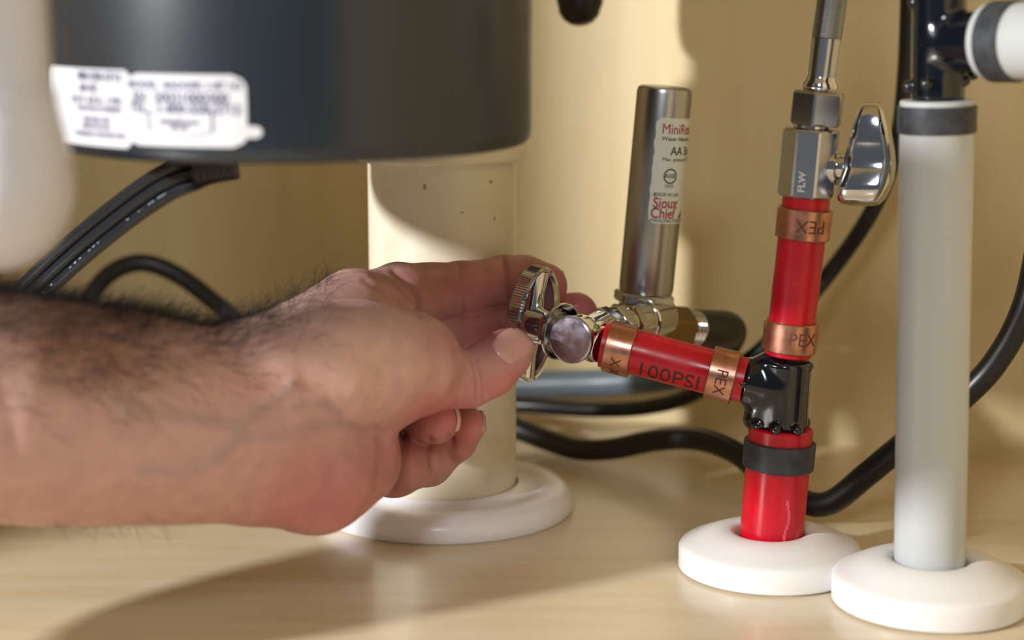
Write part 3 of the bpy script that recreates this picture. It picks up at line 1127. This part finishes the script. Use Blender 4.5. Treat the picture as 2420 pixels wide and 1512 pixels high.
hpx, hpy, hd = project(hv)
view = hv - np.array([0, 0, CAM_H])
view /= np.linalg.norm(view, axis=1)[:, None]
facing = np.clip(-(view * hn).sum(1) * 2.0, 0, 1)
CREASES = [  # polyline in sight, depth mm, half width mm
    ([(1188, 606), (1199, 650), (1203, 705)], 0.9, 0.9), ([(1083, 620), (1091, 680), (1094, 745)], 0.5, 0.9),
    ([(930, 640), (968, 675), (988, 705), (990, 745)], 0.9, 1.1), ([(880, 648), (930, 668), (975, 712)], 0.6, 1.0), ([(862, 660), (905, 690), (960, 728)], 0.45, 1.0),
    ([(1112, 838), (1127, 890), (1127, 948)], 0.7, 0.7), ([(1126, 845), (1141, 893), (1142, 950)], 0.75, 0.7), ([(1138, 862), (1150, 895), (1152, 930)], 0.3, 0.6),
    ([(952, 1030), (957, 1090), (936, 1155), (912, 1192)], 2.3, 1.3), ([(1016, 1040), (1020, 1070), (1024, 1105)], 1.5, 1.1), ([(1066, 1035), (1072, 1072), (1094, 1100)], 1.3, 1.1),
    ([(893, 1015), (898, 1080), (890, 1150)], 0.5, 1.4), ([(872, 1022), (830, 1005), (785, 975), (772, 950)], 0.6, 1.8),
    ([(800, 990), (850, 930), (860, 890)], 0.15, 1.5), ([(890, 980), (940, 940), (950, 900)], 0.2, 1.2), ([(1080, 830), (1088, 880), (1070, 925)], 0.6, 1.8), ([(985, 800), (1020, 850), (1015, 900)], 0.15, 1.6),
    ([(740, 780), (800, 800), (850, 845)], 0.12, 1.2), ([(0, 905), (30, 1010), (25, 1080)], 0.4, 2.5),
]
VEINS = [
    ([(300, 975), (420, 990), (545, 1005), (600, 982), (660, 935), (690, 905)], 0.55, 2.2),
    ([(330, 1112), (440, 1112), (510, 1085), (556, 1045), (572, 1012)], 0.55, 2.2),
    ([(566, 1035), (640, 1036), (760, 1003), (830, 1005)], 0.5, 2.2),
    ([(690, 960), (760, 955), (800, 975)], 0.3, 2.0),
]
disp = np.zeros(len(hv))
vein = np.zeros(len(hv))
crs = np.zeros(len(hv))
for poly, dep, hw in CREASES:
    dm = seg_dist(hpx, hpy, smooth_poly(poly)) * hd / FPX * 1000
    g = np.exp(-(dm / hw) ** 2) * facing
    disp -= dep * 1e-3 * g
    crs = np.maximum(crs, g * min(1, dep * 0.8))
for poly, dep, hw in VEINS:
    dm = seg_dist(hpx, hpy, smooth_poly(poly)) * hd / FPX * 1000
    g = np.exp(-(dm / hw) ** 2) * facing
    disp += dep * 1e-3 * g
    vein = np.maximum(vein, np.exp(-(dm / (hw * 0.9)) ** 2) * facing)
hv = hv + hn * disp[:, None]

# skin colour with shade on index and middle fingers painted in: pale wrist, red palm heel and finger pads, bluish veins
SKIN = np.array(lin((198, 160, 152))[:3])
col = np.tile(SKIN, (len(hv), 1))
BLUSH_SHADE = [((770, 1150), (190, 120), (184, 112, 110), 0.75), ((740, 1215), (150, 50), (176, 84, 86), 0.6), ((1020, 985), (75, 70), (184, 98, 104), 0.85), ((1095, 1010), (60, 90), (184, 98, 102), 0.8), ((960, 1090), (110, 110), (168, 100, 104), 0.75),
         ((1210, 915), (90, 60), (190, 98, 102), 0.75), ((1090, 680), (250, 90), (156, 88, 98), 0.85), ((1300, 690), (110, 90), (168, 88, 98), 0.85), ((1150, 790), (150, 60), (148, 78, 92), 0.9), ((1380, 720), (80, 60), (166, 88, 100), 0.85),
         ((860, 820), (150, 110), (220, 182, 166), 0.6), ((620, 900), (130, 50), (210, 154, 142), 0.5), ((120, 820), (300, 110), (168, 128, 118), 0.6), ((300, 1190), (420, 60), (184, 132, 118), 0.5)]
for (cx_, cy_), (sx_, sy_), c, w in BLUSH_SHADE:
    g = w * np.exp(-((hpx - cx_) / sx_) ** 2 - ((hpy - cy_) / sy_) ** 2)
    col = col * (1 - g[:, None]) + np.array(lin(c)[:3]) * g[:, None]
col = col * (1 - 0.45 * vein[:, None]) + np.array(lin((158, 136, 140))[:3]) * 0.45 * vein[:, None]
col = col * (1 - 0.35 * crs[:, None]) + np.array(lin((120, 56, 58))[:3]) * 0.35 * crs[:, None]  # groove shade painted into the colour, darker in deeper creases

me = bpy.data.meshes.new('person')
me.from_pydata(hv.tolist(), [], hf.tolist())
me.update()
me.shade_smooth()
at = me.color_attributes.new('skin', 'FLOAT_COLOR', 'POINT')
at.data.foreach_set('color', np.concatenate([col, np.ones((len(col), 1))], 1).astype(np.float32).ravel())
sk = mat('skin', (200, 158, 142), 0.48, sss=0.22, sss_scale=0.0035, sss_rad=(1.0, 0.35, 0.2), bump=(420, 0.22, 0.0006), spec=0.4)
t = sk.node_tree
bs = t.nodes['Principled BSDF']
an = nd(t, 'ShaderNodeAttribute', attribute_name='skin')
nz = nd(t, 'ShaderNodeTexNoise')
nz.inputs['Scale'].default_value = 160
nz.inputs['Detail'].default_value = 5
tc = [n for n in t.nodes if n.type == 'TEX_COORD'][0]
t.links.new(tc.outputs['Object'], nz.inputs['Vector'])
mr = nd(t, 'ShaderNodeMapRange')
mr.inputs['From Min'].default_value = 0.3
mr.inputs['From Max'].default_value = 0.7
mr.inputs['To Min'].default_value = 0.90
mr.inputs['To Max'].default_value = 1.08
t.links.new(nz.outputs['Fac'], mr.inputs['Value'])
mx = nd(t, 'ShaderNodeVectorMath', operation='SCALE')
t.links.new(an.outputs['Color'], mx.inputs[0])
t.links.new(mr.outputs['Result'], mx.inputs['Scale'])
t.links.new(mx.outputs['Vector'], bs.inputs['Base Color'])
me.materials.append(sk)
person = bpy.data.objects.new('person', me)
COL.objects.link(person)
tag(person, 'bare hairy forearm and hand turning the oval chrome valve handle', 'person')


# fingernails: thin curved plates lying on the fingertips
def nail(center, n, along, hl, hw, ext=0.0005, lift=0.00045, start=0.02):
    n = Vector(n).normalized()
    al = Vector(along)
    al = (al - n * al.dot(n)).normalized()
    sd = n.cross(al)
    NU, NV = 14, 12
    pts = []
    uv = []
    for i in range(NU + 1):
        for j in range(NV + 1):
            u, v = -1 + 2 * i / NU, -1 + 2 * j / NV
            # square to rounded outline: flat at the sides, round at both ends
            uu = u * math.sqrt(max(0, 1 - 0.32 * v * v))
            vv = v * math.sqrt(max(0, 1 - (0.30 if u > 0 else 0.42) * u * u))
            q = Vector(center) + n * start + al * (uu * hl) + sd * (vv * hw)
            pts.append(np3(q))
            uv.append((u, v))
    p = np.array(pts)
    dirn = -np3(n)
    tt = np.zeros(len(p))
    for _ in range(60):
        dd = hand_sdf(p + dirn * tt[:, None])
        tt += np.clip(dd, -0.002, 0.004) * 0.9
    q = p + dirn * np.minimum(tt, 0.026)[:, None]
    g = grad(hand_sdf, q, 3e-4)
    uv = np.array(uv)
    edge = np.maximum(np.abs(uv[:, 0]), np.abs(uv[:, 1]))
    off = np.where(edge > 0.99, -0.0003, lift)
    free = uv[:, 0] > 0.80
    off = np.where(free & (edge <= 0.99), lift + 0.0002, off)
    q = q + g * off[:, None] + np.outer(np.where(free, ext, 0.0), np3(al))
    F = []
    for i in range(NU):
        for j in range(NV):
            a = i * (NV + 1) + j
            F.append((a, a + NV + 1, a + NV + 2, a + 1))
    return [Vector(x) for x in q], F


obj('fingernail', nail(D(1214, 820, 0.6195), -ray(1214, 820) + Vector((-0.02, 0, 0.16)), D(1200, 832, 0.6195) - D(1125, 892, 0.6129), 0.0066, 0.0062), M['nail'], person, angle=80)
obj('fingernail', nail(D(1024, 990, 0.6148), Vector((0.9, 0.40, 0.05)), Vector((0.43, -0.9, 0.12)), 0.0052, 0.0056, 0.0012, 0.0005, 0.0100), M['nail_edge'], person, angle=80)
obj('fingernail', nail(D(1098, 1004, 0.6326), Vector((0.90, 0.30, -0.1)), Vector((0.3, -0.7, 0.6)), 0.0050, 0.0046, 0.0003, 0.0003), M['nail'], person, angle=80)
obj('fingernail', nail(D(1280, 676, 0.6655), Vector((0.35, 0.9, 0.3)), D(1290, 680, 0.6646) - D(1240, 663, 0.6674), 0.0062, 0.0060), M['nail'], person, angle=80)
obj('fingernail', nail(D(1358, 743, 0.6787), Vector((0.25, 0.95, 0.2)), D(1370, 742, 0.6787) - D(1300, 750, 0.6824), 0.0060, 0.0058), M['nail'], person, angle=80)

# arm hair: fine curled strands rooted in the skin
rng = np.random.default_rng(11)
up = hn[:, 2]
away = hn[:, 1]
dens = np.zeros(len(hv))
arm_mask = (hpx > -300) & (hpx < 780)
ridge_y = np.interp(hpx, [-300, 0, 300, 600, 760], [660, 690, 728, 772, 690])
below = (hpy - ridge_y)
dens += arm_mask * np.exp(-np.clip(below, 0, None) / 55.0) * (up > 0.15) * 1.0
dens += arm_mask * (hpx < 360) * np.exp(-((below - 90) / 120.0) ** 2) * 0.42 * (away < 0.2)
dens += arm_mask * (hpx < 560) * (up > 0.2) * (away > 0) * 0.5
dens += (hpx > -100) * (hpx < 420) * (hpy > 1215) * 0.05
dens *= (hpx < 640) + (hpx >= 640) * 0.45
prob = dens / dens.sum()
roots = rng.choice(len(hv), 7000, p=prob)
VH, FH = [], []
armdir = np3(D(600, 950, 0.566) - D(0, 930, 0.523))
armdir /= np.linalg.norm(armdir)
for ri in roots:
    r0, n0_ = hv[ri], hn[ri]
    L = rng.uniform(0.006, 0.016)
    d = armdir * rng.uniform(0.3, 1.1) + n0_ * rng.uniform(0.3, 1.1) + rng.normal(0, 0.35, 3) + np.array([0, 0, -0.25 if n0_[2] < 0.6 else 0.05])
    d /= np.linalg.norm(d)
    curl = rng.normal(0, 1, 3)
    curl -= d * (curl @ d)
    curl /= np.linalg.norm(curl)
    s1 = np.cross(d, curl)
    b = rng.uniform(-0.004, 0.004)
    base = len(VH)
    NS = 5
    for k in range(NS + 1):
        tt_ = k / NS
        c = r0 - n0_ * 0.0004 + d * L * tt_ + curl * b * tt_ * tt_ - n0_ * L * 0.35 * tt_ * tt_
        rad = 0.000068 * (1 - 0.7 * tt_)
        for a in range(3):
            an_ = 2.0944 * a
            VH.append(c + (curl * math.cos(an_) + s1 * math.sin(an_)) * rad)
    for k in range(NS):
        for a in range(3):
            i0 = base + k * 3 + a
            i1 = base + k * 3 + (a + 1) % 3
            FH.append((i0, i1, i1 + 3, i0 + 3))
hair = obj('arm_hair', (VH, FH), M['hair'], person, angle=180)
tag(hair, 'fine dark curly arm hair', kind='stuff')
